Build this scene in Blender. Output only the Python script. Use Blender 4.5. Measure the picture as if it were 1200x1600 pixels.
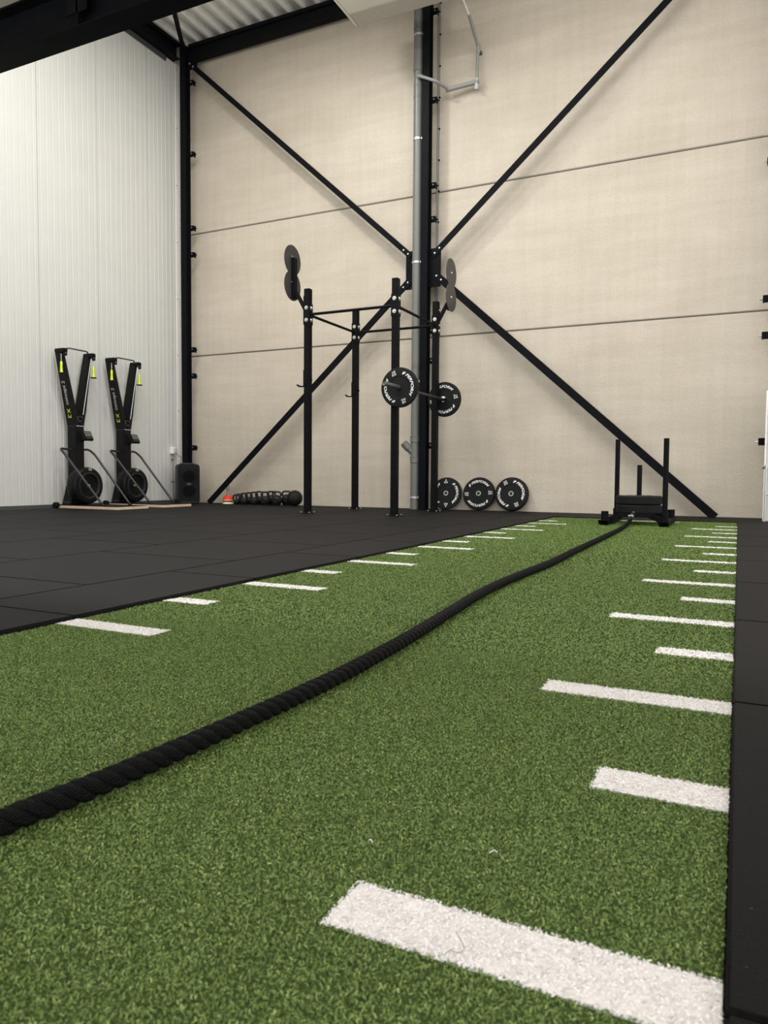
import bpy, bmesh, math, random
import numpy as np
from mathutils import Vector, Matrix
random.seed(7); rng = np.random.default_rng(7)
for o in list(bpy.data.objects): bpy.data.objects.remove(o)
SC = bpy.context.scene; COL = SC.collection; PI = math.pi

# ------------------------------------------------------------ camera
cam = bpy.data.cameras.new('camera'); camo = bpy.data.objects.new('camera', cam); COL.objects.link(camo)
cam.sensor_fit = 'VERTICAL'; cam.sensor_height = 24.0; cam.lens = 24.0*1147.6/1600
cam.clip_start = .02; cam.clip_end = 100
yaw, pitch, roll = [math.radians(a) for a in (25.734, -2.832, 0.416)]
camo.matrix_world = (Matrix.Translation((0, 0, .472)) @ Matrix.Rotation(yaw, 4, 'Z') @
                     Matrix.Rotation(PI/2 + pitch, 4, 'X') @ Matrix.Rotation(-roll, 4, 'Z').inverted())
cam.dof.use_dof = True; cam.dof.focus_distance = 4.5; cam.dof.aperture_fstop = cam.lens/2.6
SC.camera = camo

# ------------------------------------------------------------ world, lamps, exposure
w = bpy.data.worlds.new('world'); SC.world = w; w.use_nodes = True
w.node_tree.nodes['Background'].inputs[0].default_value = (1.0, .985, .965, 1)
w.node_tree.nodes['Background'].inputs[1].default_value = 2.15
def lamp(name, loc, sx, sy, power, col=(1, .98, .945)):
    l = bpy.data.lights.new(name, 'AREA'); l.shape = 'RECTANGLE'; l.size = sx; l.size_y = sy
    l.energy = power; l.color = col
    o = bpy.data.objects.new(name, l); o.location = loc; COL.objects.link(o)
lamp('hall_lamp', (-5.3, 6.7, 6.9), .45, .45, 112)
lamp('hall_lamp', (-2.0, 6.3, 6.9), 2.4, .4, 52)
lamp('hall_lamp', (-5.4, 4.8, 6.8), 3.2, .4, 165)
lamp('hall_lamp', (-1.6, 4.8, 6.8), 3.2, .4, 135)
lamp('foreground_fill', (-1.2, .9, 3.1), 1.2, .3, 12)  # unseen fill light, added to brighten the near turf and stripes
VS = SC.view_settings
VS.view_transform = 'Standard'; VS.look = 'None'; VS.gamma = 1; VS.use_curve_mapping = False
VS.exposure = 0.0

# ------------------------------------------------------------ materials
def nodemat(name):
    m = bpy.data.materials.new(name); m.use_nodes = True
    return m, m.node_tree, m.node_tree.nodes['Principled BSDF']
def lnk(t, a, b): t.links.new(a, b)
def mat(name, c, rough=.5, metal=0.0, noise=0.0, scale=40, bump=0.0, bscale=200, spec=.5, coat=0):
    m, t, b = nodemat(name)
    b.inputs['Base Color'].default_value = (*c, 1); b.inputs['Roughness'].default_value = rough
    b.inputs['Metallic'].default_value = metal; b.inputs['Specular IOR Level'].default_value = spec
    if coat: b.inputs['Coat Weight'].default_value = coat
    tc = t.nodes.new('ShaderNodeTexCoord')
    n = t.nodes.new('ShaderNodeTexNoise'); n.inputs['Scale'].default_value = scale; n.inputs['Detail'].default_value = 5
    lnk(t, tc.outputs['Object'], n.inputs['Vector'])
    r = t.nodes.new('ShaderNodeValToRGB')
    k = noise or .06
    r.color_ramp.elements[0].color = (*[x*(1-k) for x in c], 1); r.color_ramp.elements[1].color = (*[min(1, x*(1+k)) for x in c], 1)
    r.color_ramp.elements[0].position = .3; r.color_ramp.elements[1].position = .7
    lnk(t, n.outputs['Fac'], r.inputs['Fac']); lnk(t, r.outputs['Color'], b.inputs['Base Color'])
    if bump:
        n2 = t.nodes.new('ShaderNodeTexNoise'); n2.inputs['Scale'].default_value = bscale; n2.inputs['Detail'].default_value = 3
        lnk(t, tc.outputs['Object'], n2.inputs['Vector'])
        bp = t.nodes.new('ShaderNodeBump'); bp.inputs['Strength'].default_value = bump; bp.inputs['Distance'].default_value = .004
        lnk(t, n2.outputs['Fac'], bp.inputs['Height']); lnk(t, bp.outputs['Normal'], b.inputs['Normal'])
    return m
def concrete_mat():
    m, t, b = nodemat('beige_concrete')
    g = t.nodes.new('ShaderNodeNewGeometry')
    def noise(sc, det, rough=.55):
        mp = t.nodes.new('ShaderNodeMapping'); mp.inputs['Scale'].default_value = sc
        lnk(t, g.outputs['Position'], mp.inputs['Vector'])
        n = t.nodes.new('ShaderNodeTexNoise'); n.inputs['Scale'].default_value = 1; n.inputs['Detail'].default_value = det
        n.inputs['Roughness'].default_value = rough
        lnk(t, mp.outputs['Vector'], n.inputs['Vector']); return n.outputs['Fac']
    def ramp(f, a, c, p0=.35, p1=.65):
        r = t.nodes.new('ShaderNodeValToRGB'); r.color_ramp.elements[0].color = (*a, 1); r.color_ramp.elements[1].color = (*c, 1)
        r.color_ramp.elements[0].position = p0; r.color_ramp.elements[1].position = p1
        lnk(t, f, r.inputs['Fac']); return r.outputs['Color']
    def mul(a, c, f=1.0):
        mx = t.nodes.new('ShaderNodeMix'); mx.data_type = 'RGBA'; mx.blend_type = 'MULTIPLY'; mx.inputs['Factor'].default_value = f
        lnk(t, a, mx.inputs[6]); lnk(t, c, mx.inputs[7]); return mx.outputs[2]
    c = ramp(noise((.7, 1, 1.1), 4), (.515, .462, .380), (.57, .512, .425))
    c = mul(c, ramp(noise((1.2, 1, 9), 4), (.93, .925, .91), (1, 1, 1)))           # casting streaks
    c = mul(c, ramp(noise((14, 1, .7), 3), (.955, .95, .94), (1, 1, 1)))           # faint runs
    c = mul(c, ramp(noise((45, 45, 45), 3, .7), (.90, .89, .875), (1, 1, 1), .28, .5))
    v = t.nodes.new('ShaderNodeTexVoronoi'); v.inputs['Scale'].default_value = 3.1
    lnk(t, g.outputs['Position'], v.inputs['Vector'])
    c = mul(c, ramp(v.outputs['Distance'], (.62, .57, .5), (1, 1, 1), .0, .035), .55)   # blow holes
    lnk(t, c, b.inputs['Base Color']); b.inputs['Roughness'].default_value = .42; b.inputs['Specular IOR Level'].default_value = .35
    bp = t.nodes.new('ShaderNodeBump'); bp.inputs['Strength'].default_value = .35; bp.inputs['Distance'].default_value = .01
    lnk(t, noise((30, 30, 38), 4, .7), bp.inputs['Height']); lnk(t, bp.outputs['Normal'], b.inputs['Normal'])
    return m
def rubber_mat():
    m, t, b = nodemat('black_rubber_tile')
    g = t.nodes.new('ShaderNodeNewGeometry'); oi = t.nodes.new('ShaderNodeObjectInfo')
    n = t.nodes.new('ShaderNodeTexNoise'); n.inputs['Scale'].default_value = 260; n.inputs['Detail'].default_value = 2
    lnk(t, g.outputs['Position'], n.inputs['Vector'])
    r = t.nodes.new('ShaderNodeValToRGB'); r.color_ramp.elements[0].color = (.0026, .0026, .0028, 1); r.color_ramp.elements[1].color = (.0066, .0065, .0068, 1)
    r.color_ramp.elements[0].position = .35; r.color_ramp.elements[1].position = .7
    lnk(t, n.outputs['Fac'], r.inputs['Fac'])
    v = t.nodes.new('ShaderNodeTexVoronoi'); v.inputs['Scale'].default_value = 75
    lnk(t, g.outputs['Position'], v.inputs['Vector'])
    r2 = t.nodes.new('ShaderNodeValToRGB'); r2.color_ramp.elements[0].color = (1, 1, 1, 1); r2.color_ramp.elements[1].color = (0, 0, 0, 1)
    r2.color_ramp.elements[0].position = .05; r2.color_ramp.elements[1].position = .1
    lnk(t, v.outputs['Distance'], r2.inputs['Fac'])
    wn = t.nodes.new('ShaderNodeTexWhiteNoise'); lnk(t, v.outputs['Color'], wn.inputs['Vector'])
    gt = t.nodes.new('ShaderNodeMath'); gt.operation = 'GREATER_THAN'; gt.inputs[1].default_value = .93
    lnk(t, wn.outputs['Value'], gt.inputs[0])
    ml = t.nodes.new('ShaderNodeMath'); ml.operation = 'MULTIPLY'; lnk(t, gt.outputs[0], ml.inputs[0]); lnk(t, r2.outputs['Color'], ml.inputs[1])
    mx = t.nodes.new('ShaderNodeMix'); mx.data_type = 'RGBA'; mx.inputs[7].default_value = (.11, .11, .115, 1)
    lnk(t, ml.outputs[0], mx.inputs['Factor']); lnk(t, r.outputs['Color'], mx.inputs[6])
    hs = t.nodes.new('ShaderNodeHueSaturation')
    mr = t.nodes.new('ShaderNodeMapRange'); mr.inputs[3].default_value = .7; mr.inputs[4].default_value = 1.3
    lnk(t, oi.outputs['Random'], mr.inputs[0]); lnk(t, mr.outputs[0], hs.inputs['Value']); lnk(t, mx.outputs[2], hs.inputs['Color'])
    lnk(t, hs.outputs['Color'], b.inputs['Base Color'])
    b.inputs['Roughness'].default_value = .68; b.inputs['Specular IOR Level'].default_value = .17
    bp = t.nodes.new('ShaderNodeBump'); bp.inputs['Strength'].default_value = .5; bp.inputs['Distance'].default_value = .002
    lnk(t, n.outputs['Fac'], bp.inputs['Height']); lnk(t, bp.outputs['Normal'], b.inputs['Normal'])
    return m
def blade_mat(name, c0, c1, c2, rough=.55):
    m, t, b = nodemat(name)
    a = t.nodes.new('ShaderNodeAttribute'); a.attribute_name = 'tint'
    r = t.nodes.new('ShaderNodeValToRGB'); e = r.color_ramp.elements
    e[0].color = (*c0, 1); e[1].color = (*c2, 1); e[1].position = 1
    x = e.new(.55); x.color = (*c1, 1)
    lnk(t, a.outputs['Fac'], r.inputs['Fac']); lnk(t, r.outputs['Color'], b.inputs['Base Color'])
    b.inputs['Roughness'].default_value = rough; b.inputs['Specular IOR Level'].default_value = .35
    b.inputs['Subsurface Weight'].default_value = 0
    return m
def rope_mat():
    m, t, b = nodemat('black_rope_fibre')
    uv = t.nodes.new('ShaderNodeUVMap')
    wv = t.nodes.new('ShaderNodeTexWave'); wv.inputs['Scale'].default_value = 1; wv.inputs['Distortion'].default_value = 2.15
    mp = t.nodes.new('ShaderNodeMapping'); mp.inputs['Scale'].default_value = (5.5, 18, 1)
    lnk(t, uv.outputs['UV'], mp.inputs['Vector']); lnk(t, mp.outputs['Vector'], wv.inputs['Vector'])
    wv.bands_direction = 'DIAGONAL'
    r = t.nodes.new('ShaderNodeValToRGB'); r.color_ramp.elements[0].color = (.0014, .0014, .0018, 1); r.color_ramp.elements[1].color = (.005, .005, .0058, 1)
    lnk(t, wv.outputs['Fac'], r.inputs['Fac']); lnk(t, r.outputs['Color'], b.inputs['Base Color'])
    b.inputs['Roughness'].default_value = .5; b.inputs['Specular IOR Level'].default_value = .1
    bp = t.nodes.new('ShaderNodeBump'); bp.inputs['Strength'].default_value = .8; bp.inputs['Distance'].default_value = .002
    lnk(t, wv.outputs['Fac'], bp.inputs['Height']); lnk(t, bp.outputs['Normal'], b.inputs['Normal'])
    return m
M = dict(
    concrete=concrete_mat(), rubber=rubber_mat(), rope=rope_mat(),
    joint=mat('dark_joint', (.10, .085, .07), .9), subfloor=mat('subfloor', (.02, .02, .02), .9),
    whitepanel=mat('white_coated_steel', (.56, .558, .53), .42, noise=.02, scale=3),
    whitetrim=mat('white_trim', (.82, .82, .79), .4),
    deck=mat('grey_white_deck', (.76, .76, .73), .45, noise=.06, scale=8),
    steel=mat('black_painted_steel', (.006, .0065, .008), .45, noise=.15, scale=12, bump=.08, bscale=90, spec=.04),
    flash=mat('dark_grey_flashing', (.06, .062, .066), .45),
    rack=mat('matt_black_powder_coat', (.006, .006, .007), .5, noise=.12, scale=30, bump=.12, bscale=400, spec=.06),
    disc=mat('dark_grey_target_plate', (.036, .034, .031), .5, noise=.08),
    bolt=mat('zinc_bolt', (.62, .62, .6), .3, metal=.85),
    chrome=mat('bright_steel', (.6, .6, .6), .25, metal=1),
    darkmetal=mat('grey_bar_steel', (.16, .16, .155), .38, metal=.7),
    plate=mat('black_bumper_rubber', (.011, .011, .0115), .6, spec=.12, noise=.15, scale=60, bump=.1, bscale=500),
    white=mat('white_print', (.78, .78, .77), .6),
    iron=mat('black_cast_iron', (.009, .009, .0095), .5, spec=.25, noise=.2, scale=50, bump=.3, bscale=160),
    slam=mat('black_ball_rubber', (.010, .0098, .009), .6, spec=.2, noise=.15, bump=.25, bscale=120),
    plastic=mat('black_plastic', (.007, .0072, .0078), .42, noise=.1, spec=.14),
    grille=mat('black_grille', (.007, .0072, .008), .6, noise=.3, scale=300, bump=.3, bscale=600, spec=.12),
    tube=mat('dark_grey_tube', (.022, .022, .023), .35, noise=.1, spec=.35),
    lime=mat('lime_green_grip', (.55, .68, .03), .5),
    wood=mat('pale_plywood_edge', (.62, .47, .34), .6, noise=.12, scale=30),
    screen=mat('grey_lcd', (.07, .075, .065), .2),
    cord=mat('white_cord', (.66, .66, .64), .6),
    pvc=mat('grey_pvc_pipe', (.145, .148, .138), .36, noise=.04, scale=4),
    pvcdark=mat('dark_grey_pvc', (.13, .133, .128), .4),
    galv=mat('galvanised_clamp', (.55, .55, .53), .35, metal=.6),
    acbody=mat('offwhite_air_unit', (.74, .71, .63), .45, noise=.02),
    acgrey=mat('greyish_air_unit_outlet', (.46, .435, .385), .5),
    mezz=mat('cream_board', (.62, .55, .45), .8, noise=.04),
    red=mat('red_marker_cone', (.72, .03, .035), .5), orange=mat('orange_marker_cone', (.80, .33, .05), .5),
    conewhite=mat('white_marker_cone', (.8, .8, .78), .5), coneblack=mat('black_marker_cone', (.004, .004, .004), .7, spec=.05),
    greyplast=mat('grey_plastic', (.25, .25, .24), .5), sockgrey=mat('light_grey_socket', (.45, .46, .46), .5),
    turfbase=mat('green_turf_backing', (.060, .100, .018), .9, noise=.35, scale=220),
    turf=blade_mat('green_turf_blades', (.055, .100, .016), (.150, .230, .052), (.38, .46, .165)),
    wturf=blade_mat('white_turf_blades', (.79, .765, .745), (.84, .82, .805), (.89, .875, .86)),
    wbase=mat('white_turf_backing', (.84, .82, .805), .9, noise=.05, scale=200),
    hair=mat('dark_thread', (.05, .045, .04), .6), lint=mat('white_lint', (.8, .8, .8), .7),
)

# ------------------------------------------------------------ object helpers
def wloc(o):
    p = Vector((0, 0, 0))
    while o is not None: p += Vector(o.location); o = o.parent
    return p
def tag(o, label=None, cat=None, group=None, kind=None):
    if label: o['label'] = label
    if cat: o['category'] = cat
    if group: o['group'] = group
    if kind: o['kind'] = kind
    return o
def thing(name, label, cat, loc=(0, 0, 0), rz=0, group=None):
    o = bpy.data.objects.new(name, None); o.empty_display_size = .1; COL.objects.link(o)
    o.location = loc; o.rotation_euler = (0, 0, rz)
    return tag(o, label, cat, group)
def copy_tree(o, parent=None):
    c = o.copy(); COL.objects.link(c)
    if parent is not None: c.parent = parent
    for ch in list(o.children): copy_tree(ch, c)
    return c
class MB:
    def __init__(s): s.v = []; s.f = []; s.uv = None
    def add(s, vs, fs):
        n = len(s.v); s.v += [tuple(p) for p in vs]; s.f += [tuple(i+n for i in f) for f in fs]; return s
    def box(s, x0, x1, y0, y1, z0, z1):
        return s.add([(x, y, z) for x in (x0, x1) for y in (y0, y1) for z in (z0, z1)],
                     [(0, 1, 3, 2), (4, 6, 7, 5), (0, 4, 5, 1), (2, 3, 7, 6), (0, 2, 6, 4), (1, 5, 7, 3)])
    def cbox(s, c, sx, sy, sz): return s.box(c[0]-sx/2, c[0]+sx/2, c[1]-sy/2, c[1]+sy/2, c[2]-sz/2, c[2]+sz/2)
    def bar(s, p0, p1, wd, th, up=(0, 0, 1)):
        p0, p1 = Vector(p0), Vector(p1); d = (p1-p0).normalized(); u = Vector(up); a = d.cross(u).normalized(); b = a.cross(d).normalized()
        a *= wd/2; b *= th/2
        vs = [p0-a-b, p0+a-b, p0+a+b, p0-a+b, p1-a-b, p1+a-b, p1+a+b, p1-a+b]
        return s.add(vs, [(3, 2, 1, 0), (4, 5, 6, 7), (0, 1, 5, 4), (1, 2, 6, 5), (2, 3, 7, 6), (3, 0, 4, 7)])
    def tube(s, pts, r, n=10, caps=True):
        pts = [Vector(p) for p in pts]; rs = r if isinstance(r, (list, tuple)) else [r]*len(pts)
        base = len(s.v); prev = None
        for i, p in enumerate(pts):
            d = (pts[min(i+1, len(pts)-1)] - pts[max(i-1, 0)]).normalized()
            if prev is None:
                a = d.orthogonal().normalized()
            else: a = (prev - d*prev.dot(d)).normalized()
            prev = a; b = d.cross(a)
            s.v += [tuple(p + (a*math.cos(2*PI*k/n) + b*math.sin(2*PI*k/n))*rs[i]) for k in range(n)]
        for i in range(len(pts)-1):
            for k in range(n):
                q = base+i*n
                s.f.append((q+k, q+(k+1) % n, q+n+(k+1) % n, q+n+k))
        if caps:
            s.f.append(tuple(base+k for k in reversed(range(n)))); e = base+(len(pts)-1)*n
            s.f.append(tuple(e+k for k in range(n)))
        return s
    def lathe(s, prof, c=(0, 0, 0), axis='Z', n=32, closed=False):
        base = len(s.v); m = len(prof)
        for (r, h) in prof:
            for k in range(n):
                a = 2*PI*k/n; u, v = r*math.cos(a), r*math.sin(a)
                p = (u, v, h) if axis == 'Z' else ((v, h, u) if axis == 'Y' else (h, u, v))
                s.v.append((p[0]+c[0], p[1]+c[1], p[2]+c[2]))
        for i in range(m if closed else m-1):
            j = (i+1) % m
            for k in range(n):
                s.f.append((base+i*n+k, base+i*n+(k+1) % n, base+j*n+(k+1) % n, base+j*n+k))
        return s
    def prism(s, poly, a0, a1, axis='Y'):
        n = len(poly)
        def P(u, v, a): return (u, a, v) if axis == 'Y' else ((a, u, v) if axis == 'X' else (u, v, a))
        vs = [P(u, v, a0) for u, v in poly] + [P(u, v, a1) for u, v in poly]
        return s.add(vs, [tuple(reversed(range(n))), tuple(range(n, 2*n))] + [(i, (i+1) % n, n+(i+1) % n, n+i) for i in range(n)])
    def build(s, name, m, parent=None, bevel=0, smooth=40, label=None, kind=None, local=False):
        off = wloc(parent) if (parent is not None and not local) else Vector((0, 0, 0))
        me = bpy.data.meshes.new(name)
        me.from_pydata([(p[0]-off.x, p[1]-off.y, p[2]-off.z) for p in s.v], [], s.f)
        bm = bmesh.new(); bm.from_mesh(me)
        bmesh.ops.recalc_face_normals(bm, faces=bm.faces)
        if bevel:
            es = [e for e in bm.edges if len(e.link_faces) == 2 and e.calc_face_angle(0) > .6]
            bmesh.ops.bevel(bm, geom=es, offset=bevel, segments=2, affect='EDGES', clamp_overlap=True)
        bm.to_mesh(me); bm.free()
        if smooth:
            me.polygons.foreach_set('use_smooth', [True]*len(me.polygons)); me.set_sharp_from_angle(angle=math.radians(smooth))
        me.materials.append(M[m] if isinstance(m, str) else m)
        o = bpy.data.objects.new(name, me); COL.objects.link(o)
        if parent is not None: o.parent = parent
        return tag(o, label, kind=kind)
def arc(pts, r, seg=5):
    """round the corners of a polyline"""
    pts = [Vector(p) for p in pts]; out = [pts[0]]
    for i in range(1, len(pts)-1):
        a, b, c = pts[i-1], pts[i], pts[i+1]
        k = min(r, (a-b).length*.45, (c-b).length*.45)
        p, q = b+(a-b).normalized()*k, b+(c-b).normalized()*k
        for j in range(seg+1):
            t = j/seg; out.append(p*(1-t)**2 + b*2*t*(1-t) + q*t*t)
    return out + [pts[-1]]
def catmull(P, step):
    P = [Vector(p) for p in P]; P = [P[0]*2-P[1]] + P + [P[-1]*2-P[-2]]; out = []
    for i in range(1, len(P)-2):
        a, b, c, d = P[i-1:i+3]; n = max(2, int((c-b).length/step))
        for k in range(n):
            t = k/n
            out.append(.5*((2*b) + (c-a)*t + (2*a-5*b+4*c-d)*t*t + (3*b-a-3*c+d)*t**3))
    return out + [P[-2]]
_txt = {}
def text_mesh(s, shear=0.0, offset=0.0):
    key = (s, shear, offset)
    if key not in _txt:
        cu = bpy.data.curves.new('txt', 'FONT'); cu.body = s; cu.size = 1; cu.shear = shear; cu.offset = offset
        cu.resolution_u = 3; cu.align_x = 'CENTER'
        ob = bpy.data.objects.new('txt', cu); COL.objects.link(ob)
        bpy.context.view_layer.update()
        me = bpy.data.meshes.new_from_object(ob.evaluated_get(bpy.context.evaluated_depsgraph_get()))
        _txt[key] = ([tuple(v.co) for v in me.vertices], [tuple(p.vertices) for p in me.polygons])
        bpy.data.objects.remove(ob); bpy.data.curves.remove(cu); bpy.data.meshes.remove(me)
    return _txt[key]

D = 9.64           # back wall face
LW = -8.27         # left wall face
TZ = .008          # top of rubber tiles
TURF_X0, TURF_Y0, TURF_Y1 = -1.93, -.35, 8.62

# ============================================================ STRUCTURE
fl = MB().box(LW-.2, 4.6, -1.0, D+.2, -.12, -.02).build('floor', 'subfloor', kind='structure', smooth=0)
_tile = {}
def tile(x0, x1, y0, y1):
    sx, sy = round(x1-x0, 3), round(y1-y0, 3)
    if sx < .03 or sy < .03: return
    if (sx, sy) not in _tile:
        o = MB().box(-sx/2+.002, sx/2-.002, -sy/2+.002, sy/2-.002, -.02, TZ).build('rubber_tile', 'rubber', None, bevel=.004)
        _tile[(sx, sy)] = o.data; bpy.data.objects.remove(o)
    o = bpy.data.objects.new('rubber_tile', _tile[(sx, sy)]); COL.objects.link(o); o.parent = fl
    o.location = ((x0+x1)/2, (y0+y1)/2, 0)
def strip(x0, x1, ystart, y0, y1, pitch=.998):
    k = math.floor((y0-ystart)/pitch)
    while ystart+k*pitch < y1:
        tile(x0, x1, max(y0, ystart+k*pitch), min(y1, ystart+(k+1)*pitch)); k += 1
xe = [-1.945, -2.44, -3.43, -4.42, -5.41, -6.40, -7.39, -8.215]
for i in range(7):
    strip(xe[i+1], xe[i], 1.709 if i % 2 == 0 else 2.208, -.3, D-.01)
for i, (a, b) in enumerate(((.0, 1.0), (1.0, 1.99), (1.99, 2.98))):
    strip(a, b, .69 if i % 2 == 0 else 1.18, -.3, D-.01, .985)
for k in range(3):
    tile(-1.945+k*.652, -1.945+(k+1)*.652, TURF_Y1+.005, D-.01)

# back wall of precast panels, each panel a part
wb = MB().box(LW-.2, 4.6, D+.012, D+.2, -.12, 7.6).build('wall_back', 'joint', kind='structure', smooth=0)
for (x0, x1) in ((LW, -3.872), (-3.848, 1.35), (1.374, 4.6)):
    for (z0, z1) in ((-.1, 2.402), (2.418, 4.377), (4.393, 7.6)):
        MB().box(x0, x1, D, D+.15, z0, z1).build('concrete_panel', 'concrete', wb, bevel=.008)
js = MB().box(-3.873, -3.847, D-.012, D+.01, 2.0, 7.2).build('joint_strip', 'greyplast', wb, bevel=.002)
for z in np.arange(2.3, 7.1, .42):
    MB().lathe([(0, -.012), (.012, -.012), (.014, 0)], (-3.842, D-.001, z), 'Y', 8).build('screw', 'steel', js)

# left wall of lined sandwich panels
wl = MB().box(LW-.2, LW-.03, -1.0, D+.2, -.12, 7.6).build('wall_left', 'joint', kind='structure', smooth=0)
def lined(y0, y1):
    prof = [(y0, LW-.028), (y0, LW)]; n = 10; p = (y1-y0)/n
    for k in range(n):
        c = y0+(k+.5)*p
        prof += [(c-.018, LW), (c-.013, LW-.0035), (c+.004, LW-.0035), (c+.007, LW+.001), (c+.011, LW+.001), (c+.014, LW)]
    prof += [(y1, LW), (y1, LW-.028)]
    m = MB(); n = len(prof)
    m.add([(x, y, .055) for y, x in prof] + [(x, y, 7.4) for y, x in prof], [(i, i+1, n+i+1, n+i) for i in range(n-1)])
    return m
for k in range(-7, 4):
    y0 = 6.77+.985*k
    lined(y0+.003, min(y0+.985-.003, D-.02)).build('wall_panel', 'whitepanel', wl, smooth=0)
ct = MB().box(LW, LW+.012, 9.36, 9.47, .055, 7.0).build('corner_trim', 'whitetrim', wl, bevel=.002)
for z in np.arange(.6, 7, .9):
    MB().lathe([(0, .004), (.008, .004), (.01, 0)], (LW+.012, 9.385, z), 'X', 8).build('screw', 'flash', ct)
MB().box(LW-.03, LW+.004, -1.0, D, -.02, .055).build('baseboard_left', 'flash', kind='structure', smooth=0)

# roof deck
prof = []; x = LW-.1
while x < 4.7:
    prof += [(x, 7.26), (x+.045, 7.26), (x+.075, 7.36), (x+.215, 7.36)]; x += .245
m = MB(); n = len(prof)
m.add([(px, 2.6, pz) for px, pz in prof] + [(px, D+.1, pz) for px, pz in prof] + [(px, 2.6, pz+.04) for px, pz in prof] + [(px, D+.1, pz+.04) for px, pz in prof],
      [(i, i+1, n+i+1, n+i) for i in range(n-1)] + [(2*n+i+1, 2*n+i, 3*n+i, 3*n+i+1) for i in range(n-1)])
m.build('ceiling', 'deck', kind='structure', smooth=0)

# mezzanine over the camera: board and edge beam
mz = MB().box(LW, 4.6, -1.0, 3.12, 3.16, 3.34).build('ceiling_mezzanine', 'mezz', kind='structure', smooth=0)
mzb = thing('mezzanine_beam', 'black steel edge beam crossing the top left corner in front of the hall', 'beam', (LW, 3.05, 2.9))
MB().box(LW, 4.6, 2.98, 3.12, 2.9, 2.912).build('bottom_flange', 'steel', mzb, bevel=.002)
MB().box(LW, 4.6, 2.98, 3.12, 3.146, 3.16).build('top_flange', 'steel', mzb, bevel=.002)
MB().box(LW, 4.6, 3.045, 3.055, 2.91, 3.15).build('web', 'steel', mzb)
for x in (-6.6, -3.32, 0.0, 3.2):
    MB().box(x-.006, x+.006, 2.985, 3.05, 2.912, 3.148).build('stiffener', 'steel', mzb)
    MB().box(x-.075, x+.075, 2.985, 2.993, 2.98, 3.148).build('end_plate', 'steel', mzb)

# ============================================================ STEEL FRAME
def bolt(parent, p, axis='Y', r=.014, h=.012, mt='bolt', sgn=-1):
    return MB().lathe([(0, sgn*h), (r*.8, sgn*h), (r, sgn*h*.6), (r, 0), (r*1.35, 0), (r*1.35, -sgn*.003)], p, axis, 8).build('bolt', mt, parent)
def column(x0, x1, label, clips, side, top=7.2):
    xc = (x0+x1)/2
    c = thing('steel_column', label, 'column', (xc, 9.42, 0))
    MB().box(x0, x1, 9.32, 9.334, TZ, top).build('front_flange', 'steel', c, bevel=.002)
    MB().box(x0, x1, 9.436, 9.45, TZ, top).build('back_flange', 'steel', c, bevel=.002)
    MB().box(xc-.005, xc+.005, 9.334, 9.436, TZ, top).build('web', 'steel', c)
    for z in clips:
        a, b = (x1-.012, x1+.06) if side > 0 else (x0-.14, x0+.012)
        k = MB().box(a, b, 9.438, 9.450, z-.042, z+.042).box(b-.006 if side > 0 else a, b if side > 0 else a+.006, 9.45, 9.50, z-.042, z+.042)
        k = k.build('panel_clip', 'steel', c, bevel=.0015)
        e = b if side > 0 else a
        MB().tube([(e, 9.475, z), (e+side*.03, 9.475, z)], .010, 8).build('bolt', 'steel' if side > 0 else 'bolt', k)
        bolt(k, ((a+b)/2, 9.438, z+.008), 'Y', .011)
    return c
colL = column(-8.13, -8.03, 'black steel corner column behind the loudspeaker at the left wall', (6.68, 5.57, 4.41, 3.99, 2.48, 2.06, .9), 1, 7.25)
colM = column(-3.968, -3.870, 'black steel column in the middle of the back wall beside the grey pipe', (6.70, 5.54, 4.41, 3.96, 2.46, 2.05, .89), 1, 7.25)
colR = column(.33, .44, 'black steel column at the right edge with clips pointing left', (4.33, 4.03, 2.50, 2.09, .89), -1, 7.25)
def gusset(par, x0, x1, z0, z1):
    return MB().box(x0, x1, 9.408, 9.420, z0, z1).build('gusset_plate', 'steel', par, bevel=.002)
gl = gusset(colM, -4.225, -3.92, 3.04, 3.56); gr = gusset(colM, -3.91, -3.71, 3.04, 3.56)
gt = gusset(colL, -8.03, -7.86, 6.86, 7.05); gt2 = gusset(colR, .1, .38, 6.8, 7.05)
def brace(name, p0, p1, label, wd=.085, ends=(1, 1)):
    p0, p1 = Vector(p0), Vector(p1); d = (p1-p0).normalized(); nrm = Vector((0, 1, 0)); a = d.cross(nrm).normalized()
    if a.z < 0: a = -a
    c = thing(name, label, 'brace', p0)
    MB().bar(p0, p1, wd, .009, nrm).build('face_leg', 'steel', c, bevel=.001)
    t = a*(wd/2-.0045) + nrm*.034
    MB().bar(p0+t, p1+t, .009, .062, nrm).build('back_leg', 'steel', c)
    for q, s, on in ((p0, 1, ends[0]), (p1, -1, ends[1])):
        if on:
            for k in (.05, .14): bolt(c, q+d*s*k+Vector((0, -.0045, 0)), 'Y', .014)
    return c
BY = 9.40
brace('diagonal_brace', (-8.03, BY, 6.98), (-4.15, BY, 3.49), 'black diagonal steel brace from the top left corner down to the middle column', .075)
brace('diagonal_brace', (-4.15, BY, 3.17), (-7.66, BY, .012), 'black diagonal steel brace rising from behind the red cones to the middle column', .095, (1, 0))
brace('diagonal_brace', (-3.83, BY, 3.455), (.30, BY, 7.10), 'black diagonal steel brace running from the middle column up to the top right', .085)
brace('diagonal_brace', (-3.80, BY, 3.215), (-.235, BY, .012), 'black diagonal steel brace falling from the middle column to the floor behind the sled', .095, (1, 0))
rb = thing('roof_beam', 'black steel beam along the top of the back wall under the roof deck', 'beam', (-2, 9.5, 7.04))
MB().box(-8.03, 4.6, 9.40, 9.56, 7.04, 7.055).build('bottom_flange', 'steel', rb, bevel=.002)
MB().box(-8.03, 4.6, 9.44, 9.455, 7.055, 7.20).build('web', 'steel', rb)
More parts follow.
